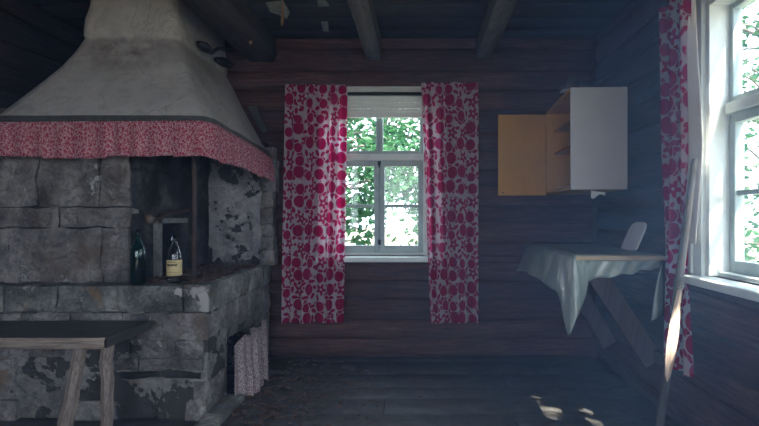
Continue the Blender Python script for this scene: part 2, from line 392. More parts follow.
WIN2 = (1.10, 2.32, 0.80, 2.07)
wall('back', XL, XR, [WIN1], 0.13)
wall('right', YR, YB, [WIN2, (-1.05, 0.1, 0.80, 2.07)], 0.07)  # the second opening is unseen, added for fill light
wall('left', YR, YB, [], 0.07, wood('darker_log_wood', (0.016, 0.012, 0.013), (0.035, 0.026, 0.027), (0.08, 0.06, 0.06), (1.0, 12, 12), 0.7, 0.6, crack=0.45))  # left wall's logs much darker than those of the other walls
wall('rear', XL, XR, [(-0.75, 0.35, 0.0, 2.0), (-2.1, -1.15, 0.80, 2.07)], 0.13)  # unseen doorway and window opening, added to brighten the room from behind
portal('portal_back', (-0.3, YB + 0.2, 1.42), (-PI / 2, 0, 0), 0.74, 1.3)
portal('portal_right', (XR + 0.2, 1.71, 1.43), (0, PI / 2, 0), 1.27, 1.22)
portal('portal_added_window', (XR + 0.2, -0.48, 1.43), (0, PI / 2, 0), 1.27, 1.15)  # this portal and the two below serve the added unseen openings
portal('portal_added_door', (-0.2, YR - 0.2, 1.0), (PI / 2, 0, 0), 1.1, 2.0)
portal('portal_added_rear', (-1.62, YR - 0.2, 1.43), (PI / 2, 0, 0), 0.95, 1.27)

# ------------------------------------------------------------------ floor and ceiling
fl = MB().box(XL - 0.1, XR + 0.1, YR - 0.1, YB + 0.1, -0.12, -0.035).build('floor', M_FLOOR, kind='structure')
y = YR; i = 0; rf = random.Random(5)
mpf = lambda u, d, v: Vector((u, v, d))
JOINT = {}
while y < YB:
    wd = rf.uniform(0.2, 0.29); y1 = min(YB, y + wd)
    j = rf.uniform(-1.2, 0.9); dz = rf.uniform(-0.004, 0.003)
    for a, b in ((XL, j), (j, XR)):
        i += 1
        MB().slab(mpf, a + 0.002, b - 0.002, y + 0.0015, y1 - 0.0015, -0.034, dz, max(2, int((b - a) / 0.2)), 1, 0.004, 0.006, 0.002, 4.0, i).build('floor_plank', M_FLOOR, fl)
    y = y1
ce = MB().box(XL - 0.1, XR + 0.1, YR - 0.1, YB + 0.1, ZC + 0.03, ZC + 0.14).build('ceiling', M_CEIL, kind='structure')
y = YR; mpc = lambda u, d, v: Vector((u, v, ZC + 0.03 - d))
while y < YB:
    y1 = min(YB, y + rf.uniform(0.17, 0.24)); i += 1
    MB().slab(mpc, XL, XR, y + 0.004, y1 - 0.004, 0.0, 0.03 + rf.uniform(-.006, .006), 14, 1, 0.008, 0.01, 0.004, 3.0, i).build('ceiling_plank', M_CEIL, ce)
    y = y1
def ceil_beam(x0, x1, z0, seed, rounded=0.02, mat=None):
    mp = lambda u, d, v: Vector((u, v, ZC + 0.02 - d))
    MB().slab(mp, x0, x1, YR, YB - 0.005, 0, ZC + 0.02 - z0, 2, 26, rounded, 0.02, 0.008, 3.0, seed).build('ceiling_beam', mat or M_BEAM, ce)
ceil_beam(-0.395, -0.28, 2.255, 3); ceil_beam(0.44, 0.56, 2.255, 4)
ceil_beam(-1.30, -1.08, 2.24, 5, 0.06, wood('soot_black_log', (0.02, 0.018, 0.018), (0.045, 0.04, 0.04), (0.1, 0.09, 0.085), (9, 0.9, 9), 0.7, 0.6, coord='Object'))
# peeling paint and hanging shreds under the ceiling
def flake(pts, nm='paint_flake'):
    m = MB(); n = len(pts)
    m.add([Vector(p) for p in pts] + [Vector(p) + Vector((0, 0, 0.004)) for p in pts], [tuple(range(n)), tuple(range(2 * n - 1, n - 1, -1))] + [(i, (i + 1) % n, n + (i + 1) % n, n + i) for i in range(n)])
    m.build(nm, M_FLAKE, ce)
def ceil_at(u, v, z=ZC - 0.012):
    Y = (z - EYE) * F / (V0 - v); return P(u, v, Y)
flake([ceil_at(*p) for p in ((266, 3), (283, 1), (290, 12), (287, 19), (279, 15), (270, 12))])
flake([ceil_at(*p) for p in ((317, 0), (326, 1), (330, 6), (318, 7))])
flake([ceil_at(*p) for p in ((321, 22), (328, 22), (329, 32), (323, 31))])
for (u, va, vb, lab) in ((282, 0, 26, 'long thin brown shred hanging from the peeling ceiling patch'), (250.5, 28, 45, 'short brown shred dangling beside the round dark ceiling log')):
    Yc = 3.0 if va == 0 else 3.35
    a = P(u, va, Yc); b = P(u, vb, Yc); top = ZC - 0.005 if va == 0 else 2.415
    m = MB(); w2 = 0.006
    m.tube([Vector((a.x, a.y, top)), (a + b) / 2 + Vector((0.004, 0, 0)), b + Vector((0.002, 0, .02)), b], [0.004, 0.006, 0.011, 0.005], 6)
    m.build('hanging_shred', M_SHRED, label=lab, cat='shred', origin=(a.x, a.y, top))

# ------------------------------------------------------------------ windows
def window(name, mp, op, ztr=1.50, zmu=1.15, head=0.09, dep=0.0, origin=(0, 0, 0)):
    """d is positive into the room, negative outwards"""
    u0, u1, z0, z1 = op; uc = (u0 + u1) / 2
    r = thing(name, origin, kind='structure')
    def part(nm, boxes, mat, par=r, bev=0.004):
        m = MB()
        for b in boxes: m.box(*b, mp)
        o = m.build(nm, mat, par)
        if bev:
            md = o.modifiers.new('bevel', 'BEVEL'); md.width = bev; md.segments = 2; md.limit_method = 'ANGLE'
        return o
    t = 0.03
    part('frame', [(u0, u0 + t, -0.13, 0.012, z0, z1), (u1 - t, u1, -0.13, 0.012, z0, z1), (u0 + t, u1 - t, -0.13, 0.012, z1 - t, z1), (u0 + t, u1 - t, -0.13, -0.03, z0, z0 + 0.02)], M_WHITE)
    cw = 0.09
    part('casing', [(u0 - cw, u0, 0.0, 0.03, z0 - 0.03, z1 + head), (u1, u1 + cw, 0.0, 0.03, z0 - 0.03, z1 + head), (u0, u1, 0.0, 0.03, z1, z1 + head)], M_WHITE)
    part('casing_moulding', [(u0 - cw, u0 - cw + 0.025, 0.03, 0.045, z0, z1 + head), (u1 + cw - 0.025, u1 + cw, 0.03, 0.045, z0, z1 + head)] + ([(u0 - cw + .025, u1 + cw - .025, 0.03, 0.045, z1 + head - 0.025, z1 + head)] if head > 0.05 else []), M_WHITE)
    part('sill', [(u0 - 0.10, u1 + 0.10, -0.03, 0.085, z0 - 0.045, z0 - 0.005)], M_WHITE, bev=0.01)
    D = lambda a, b: (a - dep, b - dep)
    part('transom', [(u0 + t, u1 - t, *D(-0.10, -0.02), ztr, ztr + 0.05)], M_WHITE)
    for a, b in ((u0 + t, uc - 0.001), (uc + 0.001, u1 - t)):
        st = 0.04; f = D(-0.085, -0.04); g = D(-0.065, -0.062); su = 0.026
        s_ = part('sash', [(a, a + st, *f, z0 + 0.02, ztr), (b - st, b, *f, z0 + 0.02, ztr), (a + st, b - st, *f, z0 + 0.02, z0 + 0.075), (a + st, b - st, *f, ztr - 0.045, ztr)], M_OLDPAINT)
        part('muntin', [(a + st, b - st, *D(-0.078, -0.047), zmu - 0.012, zmu + 0.012)], M_OLDPAINT, s_, 0.003)
        for p, q in ((z0 + 0.075, zmu - 0.012), (zmu + 0.012, ztr - 0.045)):
            part('pane', [(a + st, b - st, *g, p, q)], M_GLASS, s_, 0)
        zu, zt = ztr + 0.05, z1 - t
        us = part('upper_sash', [(a, a + su, *f, zu, zt), (b - su, b, *f, zu, zt), (a + su, b - su, *f, zu, zu + su), (a + su, b - su, *f, zt - su, zt)], M_OLDPAINT)
        part('pane', [(a + su, b - su, *g, zu + su, zt - su)], M_GLASS, us, 0)
    part('latch', [(uc - 0.012, uc + 0.012, *D(-0.04, -0.025), ztr - 0.035, ztr - 0.005), (uc - 0.006, uc + 0.006, *D(-0.025, -0.015), ztr - 0.055, ztr - 0.015), (uc - 0.012, uc + 0.012, *D(-0.04, -0.03), z0 + 0.08, z0 + 0.12)], M_DARKIRON)
    return r
window('window_1', MAPS['back'], WIN1, head=0.006, origin=(-0.3, YB, 0.77))
window('window_2', MAPS['right'], WIN2, 1.54, 1.18, dep=0.04, origin=(XR, 1.75, 0.8))
window('added_fill_window', MAPS['right'], (-1.05, 0.1, 0.80, 2.07), 1.54, 1.18, origin=(XR, -0.5, 0.8))  # unseen window added behind the camera for fill light
# slatted blind drawn up in the top of the back window
bl = thing('window_blind', (-0.3, YB + 0.04, 1.98), 'white slatted blind drawn up at the top of the back window', 'blind')
MB().box(-0.632, 0.035, YB - 0.005, YB + 0.02, 1.955, 1.978).build('bottom_rail', M_BLIND, bl).data.transform(Matrix.Translation((0, 0, -0.13)))
for q in range(6):
    z = 1.846 + q * 0.024
    MB().box(-0.632, 0.035, YB - 0.002 + 0.003 * (q % 2), YB + 0.014, z, z + 0.0205).build('slat', M_BLIND, bl)
MB().tube([Vector((-0.634, YB + 0.004, 2.006)), Vector((0.037, YB + 0.004, 2.006))], 0.013, 10).build('roller', M_DARKIRON, bl)

# ------------------------------------------------------------------ outside
gm = MB()
gm.grid(lambda a, b: Vector((-40 + 80 * a, -30 + 90 * b, -0.45 + 0.1 * mn.noise(Vector((a * 14, b * 14, 0))))), 40, 45)
ground = gm.build('ground', M_GROUND, kind='structure')
def tree(name, base, h, crown_c, crown_r, n_leaf, seed, label, leaf=0.07, clusters=26, cl_r=0.45):
    rt = random.Random(seed); base = Vector(base)
    t = thing(name, base, label, 'tree', 'trees outside the cottage')
    cc = Vector(crown_c); cr = Vector(crown_r)
    pts = [base + (Vector((cc.x, cc.y, h)) - base) * (k / 6) + Vector((rt.uniform(-.08, .08), rt.uniform(-.08, .08), 0)) * (k > 0) for k in range(7)]
    MB().tube(pts, [0.13 * (1 - k / 7.5) for k in range(7)], 8).build('trunk', M_BARK, t)
    m = MB(); bm_ = MB()
    for c in range(clusters):
        while True:
            d = Vector((rt.uniform(-1, 1), rt.uniform(-1, 1), rt.uniform(-1, 1)))
            if 0.25 < d.length < 1: break
        p = cc + Vector((d.x * cr.x, d.y * cr.y, d.z * cr.z))
        k = min(6, max(1, int((p.z - base.z) / (h - base.z) * 6)))
        a = pts[k] if pts[k].z < p.z + 0.6 else pts[max(1, k - 1)]
        bm_.tube([a, (a + p) / 2 + Vector((0, 0, 0.12)), p], [0.025, 0.014, 0.005], 5)
        for q in range(n_leaf // clusters):
            o = p + Vector((rt.gauss(0, cl_r), rt.gauss(0, cl_r), rt.gauss(-0.08, cl_r * 0.8)))
            s = leaf * rt.uniform(0.6, 1.25)
            a1 = Vector((rt.gauss(0, 1), rt.gauss(0, 1), rt.gauss(0, 0.7))).normalized(); b1 = a1.cross(Vector((rt.gauss(0, 1), rt.gauss(0, 1), rt.gauss(0, 1)))).normalized()
            n_ = a1.cross(b1) * s * 0.15
            m.add([o - a1 * s, o + b1 * s * 0.5 + n_, o + a1 * s, o - b1 * s * 0.5 + n_], [(0, 1, 2), (0, 2, 3)])
    bm_.build('branches', M_BARK, t, kind='stuff')
    m.build('foliage', M_LEAF, t, kind='stuff', recalc=False)
tree('leafy_tree', (-1.75, 6.7, -0.45), 4.2, (-0.8, 6.4, 2.0), (0.8, 0.6, 1.5), 2300, 1, 'leafy green tree outside, nearest behind the back window', 0.062, 22, 0.16)
tree('leafy_tree', (0.35, 7.6, -0.45), 4.6, (0.1, 7.4, 2.1), (0.9, 0.7, 1.7), 2300, 2, 'leafy green tree outside, seen through the right panes of the back window', 0.07, 22, 0.18)
tree('leafy_tree', (-2.2, 11.0, -0.45), 6.0, (-1.2, 11.0, 3.4), (2.6, 1.0, 1.6), 1500, 3, 'wide leafy tree standing far behind the two trees at the back window', 0.09, 22, 0.3)
tree('leafy_tree', (5.3, 6.6, -0.45), 5.0, (4.3, 6.2, 2.2), (1.3, 1.2, 2.0), 1700, 4, 'leafy green tree outside the window in the right-hand log wall', 0.06, 40, 0.22)
tree('leafy_tree', (3.9, -0.2, -0.45), 6.2, (2.75, 0.45, 4.7), (0.8, 1.2, 0.9), 1100, 11, 'unseen leafy tree added outside the side window to dapple the sunlight', 0.06, 40, 0.22)  # out-of-view crown placed to block the sun except for small patches

# ------------------------------------------------------------------ fireplace
fp = thing('fireplace', (-1.75, 3.2, 0), 'old plastered stone fireplace with open hearth and flared smoke hood', 'fireplace')
HX, HY, HZ = -1.105, 2.63, 0.71
mpF = lambda y0: (lambda u, d, z: Vector((u, y0 - d, z)))      # faces the camera
mpR = lambda x0: (lambda u, d, z: Vector((x0 + d, u, z)))      # faces the window side
mpT = lambda z0: (lambda u, d, v: Vector((u, v, z0 + d)))      # faces up
# hearth core with the alcove on its right face
core = MB()
core.slab(mpF(HY + 0.02), -2.4, HX - 0.015, 0.0, 0.57, -0.28, 0.0, 14, 8, 0.01, 0.02, 0.012, 5, 1)
core.slab(mpR(HX - 0.02), HY + 0.02, 2.93, 0.0, 0.57, -0.25, 0.0, 4, 8, 0.01, 0.02, 0.012, 5, 2)
core.slab(mpR(HX - 0.02), 3.60, 3.79, 0.0, 0.57, -0.25, 0.0, 3, 8, 0.01, 0.02, 0.012, 5, 3)
core.slab(mpR(HX - 0.02), 2.93, 3.60, 0.345, 0.57, -0.25, 0.0, 8, 4, 0.01, 0.02, 0.012, 5, 4)
core.box(-2.4, -1.45, 2.9, 3.79, 0.0, 0.57)
hearth = core.build('hearth_base', M_CORE, fp)
hs = MB().box(-2.4, HX - 0.02, HY + 0.02, 3.79, 0.57, HZ - 0.012).build('hearth_bed', M_SOOT, fp)
def fstone(u0, u1, v0, v1, Y, d=0.02, mat=M_STONE, par=hearth, nm='stone', seed=0, th=0.12, rip=0.012):
    a = P(u0, v1, Y); b = P(u1, v0, Y)
    MB().slab(mpF(Y + d), a.x + 0.003, b.x - 0.003, a.z + 0.003, b.z - 0.003, -th + d, 0.0 + d, max(3, int((b.x - a.x) / 0.05)), max(3, int((b.z - a.z) / 0.04)), 0.007, 0.014, 0.016, 7, seed, 0.0, rip).build(nm, mat, par)
# capping slabs along the hearth's front and side (top faces show too)
for k, (a, b) in enumerate(((-34, 2), (2, 56), (56, 117), (117, 182))):
    fstone(a, b, 286, 312.5, HY, 0.0, M_SLAB, hs, 'capping_slab', 20 + k, 0.22, 0.004)
xa = P(182, 286, HY).x + 0.003
MB().slab(mpF(HY), xa, HX, 0.568, HZ, -0.30, 0.0, 3, 4, 0.012, 0.016, 0.008, 6, 25).build('capping_slab', M_SLAB, hs)
for k, (a, b) in enumerate(((2.945, 3.30), (3.305, 3.60), (3.605, 3.80))):
    MB().slab(mpR(HX), a, b, 0.568, HZ + 0.003 * k, -0.2, 0.0, 4, 4, 0.012, 0.016, 0.009, 6, 27 + k).build('capping_slab', M_SLAB, hs)
# courses under the capping
rows = [(313, 340, [(-30, 20), (20, 70), (70, 122), (122, 204)], M_STONE, 0.0), (340, 358, [(-30, 28), (28, 64), (140, 168), (168, 203)], M_STONE, 0.008),
        (359, 371, [(-30, 10), (112, 138), (139, 203)], M_STONE, 0.014), (372, 379, [(118, 162), (163, 200)], M_SOOT, 0.012), (401, 424, [(-30, 16), (60, 116), (184, 206)], M_STONE, 0.012)]
sd = 40
for v0, v1, xs, mt, d in rows:
    for a, b in xs:
        sd += 1; fstone(a, b, v0, v1, HY, d, mt, hearth, 'stone', sd, 0.1)
for k, (a, b, z0, z1) in enumerate(((2.64, 2.92, 0.42, 0.562), (2.925, 3.28, 0.40, 0.562), (3.285, 3.78, 0.38, 0.562), (2.64, 2.91, 0.02, 0.2), (3.62, 3.78, 0.02, 0.36))):
    MB().slab(mpR(HX), a, b, z0, z1, -0.08, -0.006, 5, 4, 0.014, 0.018, 0.012, 6, 60 + k, 0, 0.012).build('stone', M_STONE, hearth)
# oven block on the left half of the hearth
OX, OY = -1.55, 2.685
ob = MB()
ob.box(-2.4, OX - 0.12, OY + 0.02, 3.79, HZ - 0.01, 1.66)
ob.box(OX - 0.12, OX - 0.006, OY + 0.02, 2.98, HZ - 0.01, 1.66)
ob.box(OX - 0.12, OX - 0.006, 3.27, 3.79, HZ - 0.01, 1.66)
ob.box(OX - 0.12, OX - 0.006, 2.98, 3.27, 1.03, 1.66)
oven = ob.build('oven_block', M_SOOT, fp)
sd = 80
for v0, v1, xs in ((228, 283, [(-34, 101), (101.5, 129)]), (207.3, 227.6, [(-34, 57), (57.5, 129)]), (120, 207, [(-34, 36), (36.5, 98), (98.5, 128.5)])):
    for a, b in xs:
        sd += 1; fstone(a, b, v0, v1, OY, 0.0, M_STONE, oven, 'stone', sd, 0.1, 0.014)
for k, (a, b, z0, z1) in enumerate(((2.70, 2.972, 0.72, 0.9), (2.70, 2.972, 0.905, 1.1), (2.70, 3.0, 1.105, 1.35), (2.70, 3.1, 1.355, 1.6), (3.28, 3.5, 0.72, 1.0), (3.005, 3.5, 1.105, 1.35), (3.105, 3.5, 1.355, 1.6), (3.505, 3.76, 0.72, 1.1), (3.505, 3.76, 1.105, 1.6))):
    MB().slab(mpR(OX), a, b, z0, z1, -0.06, 0.0, 3, 3, 0.012, 0.016, 0.012, 6, 100 + k, 0, 0.01).build('stone', M_SOOT, oven)
fr_ = MB().beam((OX + 0.012, 2.955, HZ - 0.005), (OX + 0.012, 2.955, 1.05), 0.045, 0.03, (1, 0, 0))
fr_.beam((OX + 0.012, 2.94, 1.045), (OX + 0.012, 3.30, 1.045), 0.03, 0.03)
fr_.build('oven_mouth_frame', simple('scorched_frame', (0.2, 0.19, 0.185), 0.8, nz=0.4, nscale=25, bump=0.4), oven)
# back of the open hearth: masonry with whitewash left on it
bkp = MB().box(OX - 0.01, HX - 0.03, 3.70, 3.795, HZ - 0.02, 1.62).build('hearth_back', M_SOOT, fp)
m = MB(); n = 44; out = []
for k in range(n):
    q = 2 * PI * k / n
    ex = (abs(math.cos(q)) ** 0.35) * math.copysign(1, math.cos(q)); ez = (abs(math.sin(q)) ** 0.35) * math.copysign(1, math.sin(q))
    rr = 1 + 0.16 * mn.noise(Vector((math.cos(q) * 2.3, math.sin(q) * 2.3, 4))) + 0.07 * mn.noise(Vector((math.cos(q) * 9, math.sin(q) * 9, 1)))
    out.append((-1.335 + 0.2 * ex * rr, 1.13 + 0.385 * ez * rr))
m.add([Vector((x, 3.688, z)) for x, z in out] + [Vector((x, 3.705, z)) for x, z in out], [tuple(range(n))] + [(i, (i + 1) % n, n + (i + 1) % n, n + i) for i in range(n)])
m.build('whitewash_patch', M_WHITEWASH, bkp)
z = HZ
k = 0
while z < 1.5:
    hgt = R.uniform(0.09, 0.16); k += 1
    MB().slab(mpF(3.66), -1.155 + R.uniform(-.01, .01), -1.06 + R.uniform(-.012, .012), z + 0.003, z + hgt, -0.12, 0.0, 2, 3, 0.014, 0.016, 0.014, 7, 120 + k, 0, 0.012).build('stone', M_STONE, bkp)
    z += hgt
# smoke hood
LV = [(1.565, 0.0), (1.60, 0.04), (1.66, 0.17), (1.74, 0.34), (1.83, 0.51), (1.93, 0.68), (2.03, 0.84), (2.11, 0.96), (2.125, 0.98), (2.135, 0.962), (2.17, 0.96), (2.24, 0.985), (2.33, 1.03), (2.45, 1.04)]
def hood_ring(z, a, off, nside=14):
    x0, x1, y0, y1 = -2.24 + 0.27 * a + off, HX - 0.0 - 0.33 * a - off, 2.60 + 0.36 * a + off, 3.775
    pts = []
    for (p, q) in (((x0, y0), (x1, y0)), ((x1, y0), (x1, y1)), ((x1, y1), (x0, y1)), ((x0, y1), (x0, y0))):
        for k in range(nside):
            t = k / nside
            x = p[0] + (q[0] - p[0]) * t; y_ = p[1] + (q[1] - p[1]) * t
            # rounded corners, drooping rim towards the back
            cx, cy = (x0 + x1) / 2, (y0 + y1) / 2
            if k == 0: x += (cx - x) * 0.03; y_ += (cy - y_) * 0.02
            droop = -0.06 * max(0, (y_ - 2.7) / 1.1) ** 1.2 * max(0.0, 1 - a * 1.4)
            nz = 0.016 * mn.noise(Vector((x * 3, y_ * 3, z * 3))) + 0.007 * mn.noise(Vector((x * 11, y_ * 11, z * 11)))
            d = Vector((x - cx, y_ - cy, 0)).normalized()
            pts.append(Vector((x, y_, z + droop)) + d * nz * (0 if off else 1))
    return pts
m = MB(); rings = [hood_ring(z, a, 0) for z, a in LV] ; inner = [hood_ring(z + 0.02, a, 0.06) for z, a in LV]
N = len(rings[0]); seq = inner[::-1] + rings
vs = [p for r_ in seq for p in r_]
m.add(vs, [(i * N + k, i * N + (k + 1) % N, (i + 1) * N + (k + 1) % N, (i + 1) * N + k) for i in range(len(seq) - 1) for k in range(N)], None, True)
hood = m.build('smoke_hood', M_HOOD, fp)
# iron rim round the bottom of the hood
rim = MB()
rp = [p + Vector((0, 0, -0.012)) for p in hood_ring(1.572, -0.012, 0)[:28]]
rp.append(Vector((HX + 0.004, 3.77, rp[-1].z)))
for dz in (0.0, 0.024):
    for a, b in zip(rp, rp[1:]): rim.beam(a + Vector((0, 0, dz)), b + Vector((0, 0, dz)), 0.03 if dz == 0 else 0.018, 0.022)
rim.build('hood_rim', simple('dark_rim_wood', (0.05, 0.05, 0.048), 0.7, nz=0.5, nscale=25, bump=0.4), hood)
# damper fittings on the hood's side
dm = MB()
def on_hood(u, v):   # a point on the hood's right slope seen at pixel (u, v)
    best = None
    for i in range(200):
        Y = 2.6 + i * 0.006; p = P(u, v, Y)
        aa = 1.0
        for (za, a1), (zb, a2) in zip(LV, LV[1:]):
            if za <= p.z <= zb: aa = a1 + (a2 - a1) * (p.z - za) / (zb - za)
        e = abs(p.x - (HX - 0.33 * aa))
        if best is None or e < best[0]: best = (e, p)
    return best[1]
q1, q2, q3, q4 = on_hood(195, 46), on_hood(208, 55), on_hood(212, 62), on_hood(227, 67)
ofs = Vector((0.03, -0.01, 0.015))
dm.tube([q1 + ofs, (q1 * 0.6 + q2 * 0.4) + ofs, q2 + ofs], [0.016, 0.034, 0.018], 8)
dm.tube([q3 + ofs, (q3 + q4) / 2 + ofs, q4 + ofs], [0.016, 0.036, 0.02], 8)
dm.build('damper_handle', M_DARKIRON, hood)
MB().tube([q2 + ofs, on_hood(215, 51) + ofs, on_hood(228, 53) + ofs * 1.3], 0.012, 8).build('damper_rod', M_IRON, hood)
# iron post and crane bars
post = MB().tube([Vector((-1.255, 2.8, HZ - 0.015)), Vector((-1.252, 2.8, 1.2)), Vector((-1.255, 2.8, 1.72))], 0.014, 8).build('iron_post', M_IRON, fp)
MB().lathe([(0.0, 0.0), (0.04, 0.0), (0.038, 0.012), (0.016, 0.018), (0.015, 0.03)], (-1.255, 2.8, HZ - 0.013), 12).build('post_foot', M_IRON, post)
c1 = P(150, 219, 2.86)
MB().tube([c1, P(160, 218, 2.95), P(170, 213, 3.05), P(180, 212, 3.12), P(189, 209, 3.2)], 0.013, 8).build('crane_arm', M_IRON, fp)
MB().tube([c1 + Vector((-0.002, -0.02, 0)), c1 + Vector((0.0, 0.012, 0))], 0.026, 12).build('crane_knob', simple('worn_brown_knob', (0.13, 0.09, 0.07), 0.6, nz=0.3), fp)
MB().tube([P(132, 180, 2.78), P(181, 184.5, 3.6)], 0.011, 8).build('crane_bar', M_IRON, fp)
# kerb at the foot
MB().slab(mpT(0.0), HX - 0.02, -1.015, 2.3, 2.93, 0.0, 0.035, 2, 6, 0.008, 0.01, 0.006, 6, 150).build('foot_slab', M_SLAB, fp)

# valance round the hood
val = MB()
path = [Vector((-2.26, 2.582, 1.545)), Vector((HX - 0.02, 2.582, 1.553)), Vector((HX + 0.025, 2.62, 1.548)), Vector((HX + 0.03, 3.2, 1.518)), Vector((HX + 0.03, 3.765, 1.468))]
cum = [0]
for a, b in zip(path, path[1:]): cum.append(cum[-1] + (b - a).length)
L = cum[-1]; NU = 420
def vpt(t, s):
    d = t * L
    for i in range(len(path) - 1):
        if d <= cum[i + 1] + 1e-9: break
    a, b = path[i], path[i + 1]; f = (d - cum[i]) / (cum[i + 1] - cum[i]); p = a.lerp(b, f)
    tn = (b - a).normalized(); nrm = Vector((tn.y, -tn.x, 0))
    ph = d * 62 + 3.0 * mn.noise(Vector((d * 4, 0, 2)))
    amp = 0.004 + 0.010 * s
    fold = amp * math.sin(ph) * (0.6 + 0.4 * mn.noise(Vector((d * 7, 5, 0)))) + 0.012 * s * mn.noise(Vector((d * 2.2, 1, s)))
    hl = 0.178 + 0.014 * mn.noise(Vector((d * 3.1, 8, 0))) + (0.012 if int(d * 3.0) % 2 else 0) - 0.02 * max(0, (d - 1.25) / 1.2)
    return p + nrm * (0.012 + fold) + Vector((0, 0, -hl * s + 0.012))
val.grid(vpt, NU, 8, True, lambda a, b: (a * L * 1.25, b * 0.16))
vo = val.build('hood_valance', M_VALANCE, label='pink small-flowered fabric valance gathered round the smoke hood rim', cat='valance', origin=(HX, 2.6, 1.55))
sol = vo.modifiers.new('thick', 'SOLIDIFY'); sol.thickness = 0.0015

# cloths hung over the alcove in the hearth's side
def alcove_cloth(t0, t1, b0, b1, ztop, seed, label):
    t0, t1, b0, b1 = (Vector((*q, 0)) for q in (t0, t1, b0, b1))
    def fn(s, t):
        p = t0.lerp(t1, s).lerp(b0.lerp(b1, s), t ** 0.8)
        f = 0.012 * math.sin(s * 19 + seed) * (0.3 + 0.7 * t) + 0.015 * mn.noise(Vector((s * 3, t * 2, seed)))
        zb = 0.012 + 0.008 * math.sin(s * 6 + seed)
        return Vector((p.x + 0.012 + f + 0.004, p.y - f * 0.5, ztop - 0.012 * math.sin(s * 9 + seed) - (ztop - zb) * t))
    o = MB().grid(fn, 46, 14, True, lambda a, b: (a * 0.5, b * 0.34)).build('alcove_cloth', M_SMALLCLOTH, label=label, cat='cloth', group='faded cloths over the hearth alcove', origin=(t0.x, t0.y, ztop))
    so = o.modifiers.new('thick', 'SOLIDIFY'); so.thickness = 0.002
alcove_cloth((HX + 0.01, 2.93), (HX + 0.02, 3.30), (-1.085, 2.90), (-0.975, 3.01), 0.325, 1, 'faded floral cloth over the hearth alcove, the one beside the foot slab')
alcove_cloth((HX + 0.012, 3.22), (HX + 0.012, 3.56), (-1.03, 3.05), (-0.975, 3.23), 0.335, 4, 'faded floral cloth over the hearth alcove, the one nearer the back wall')

# crumbs of dry leaves and soot
def crumbs(name, n, fn, label, seed, size=(0.006, 0.02)):
    rc = random.Random(seed); m = MB()
    for _ in range(n):
        p = fn(rc); s = rc.uniform(*size); q = rc.uniform(0, 6.3)
        a = Vector((math.cos(q), math.sin(q), rc.uniform(-.2, .35))) * s; b = Vector((-math.sin(q), math.cos(q), rc.uniform(-.2, .35))) * s * rc.uniform(.4, .8)
        p = p + Vector((0, 0, s * 0.4)); up = Vector((0, 0, s * 0.35))
        m.add([p - a, p + b + up, p + a, p - b + up, p + Vector((0, 0, -s * 0.3))], [(0, 1, 2), (0, 2, 3), (0, 4, 1), (1, 4, 2), (2, 4, 3), (3, 4, 0)])
    m.build(name, M_DEBRIS, label=label, cat='debris', kind='stuff')
def hfn(r):
    while True:
        x, y_ = r.uniform(OX + 0.03, HX - 0.05), r.uniform(2.7, 3.64)
        if not (x > -1.2 and y_ < 2.76) and min(math.hypot(x + 1.496, y_ - 2.672), math.hypot(x + 1.325, y_ - 2.72)) > 0.062: return Vector((x, y_, HZ - 0.01 + 0.012 * (mn.noise(Vector((x * 8, y_ * 8, 0))) + 0.5)))
crumbs('hearth_debris', 620, hfn, 'dry leaves, twigs and soot crumbs lying on the open hearth', 3, (0.008, 0.026))
crumbs('floor_debris', 520, lambda r: Vector((min(0.6, HX + 0.1 + abs(r.gauss(0, 0.36))), min(3.7, max(2.45, r.gauss(2.95, 0.36))), 0.0)), 'brown crumbs and dry leaves littering the floor beside the hearth', 4, (0.008, 0.022))

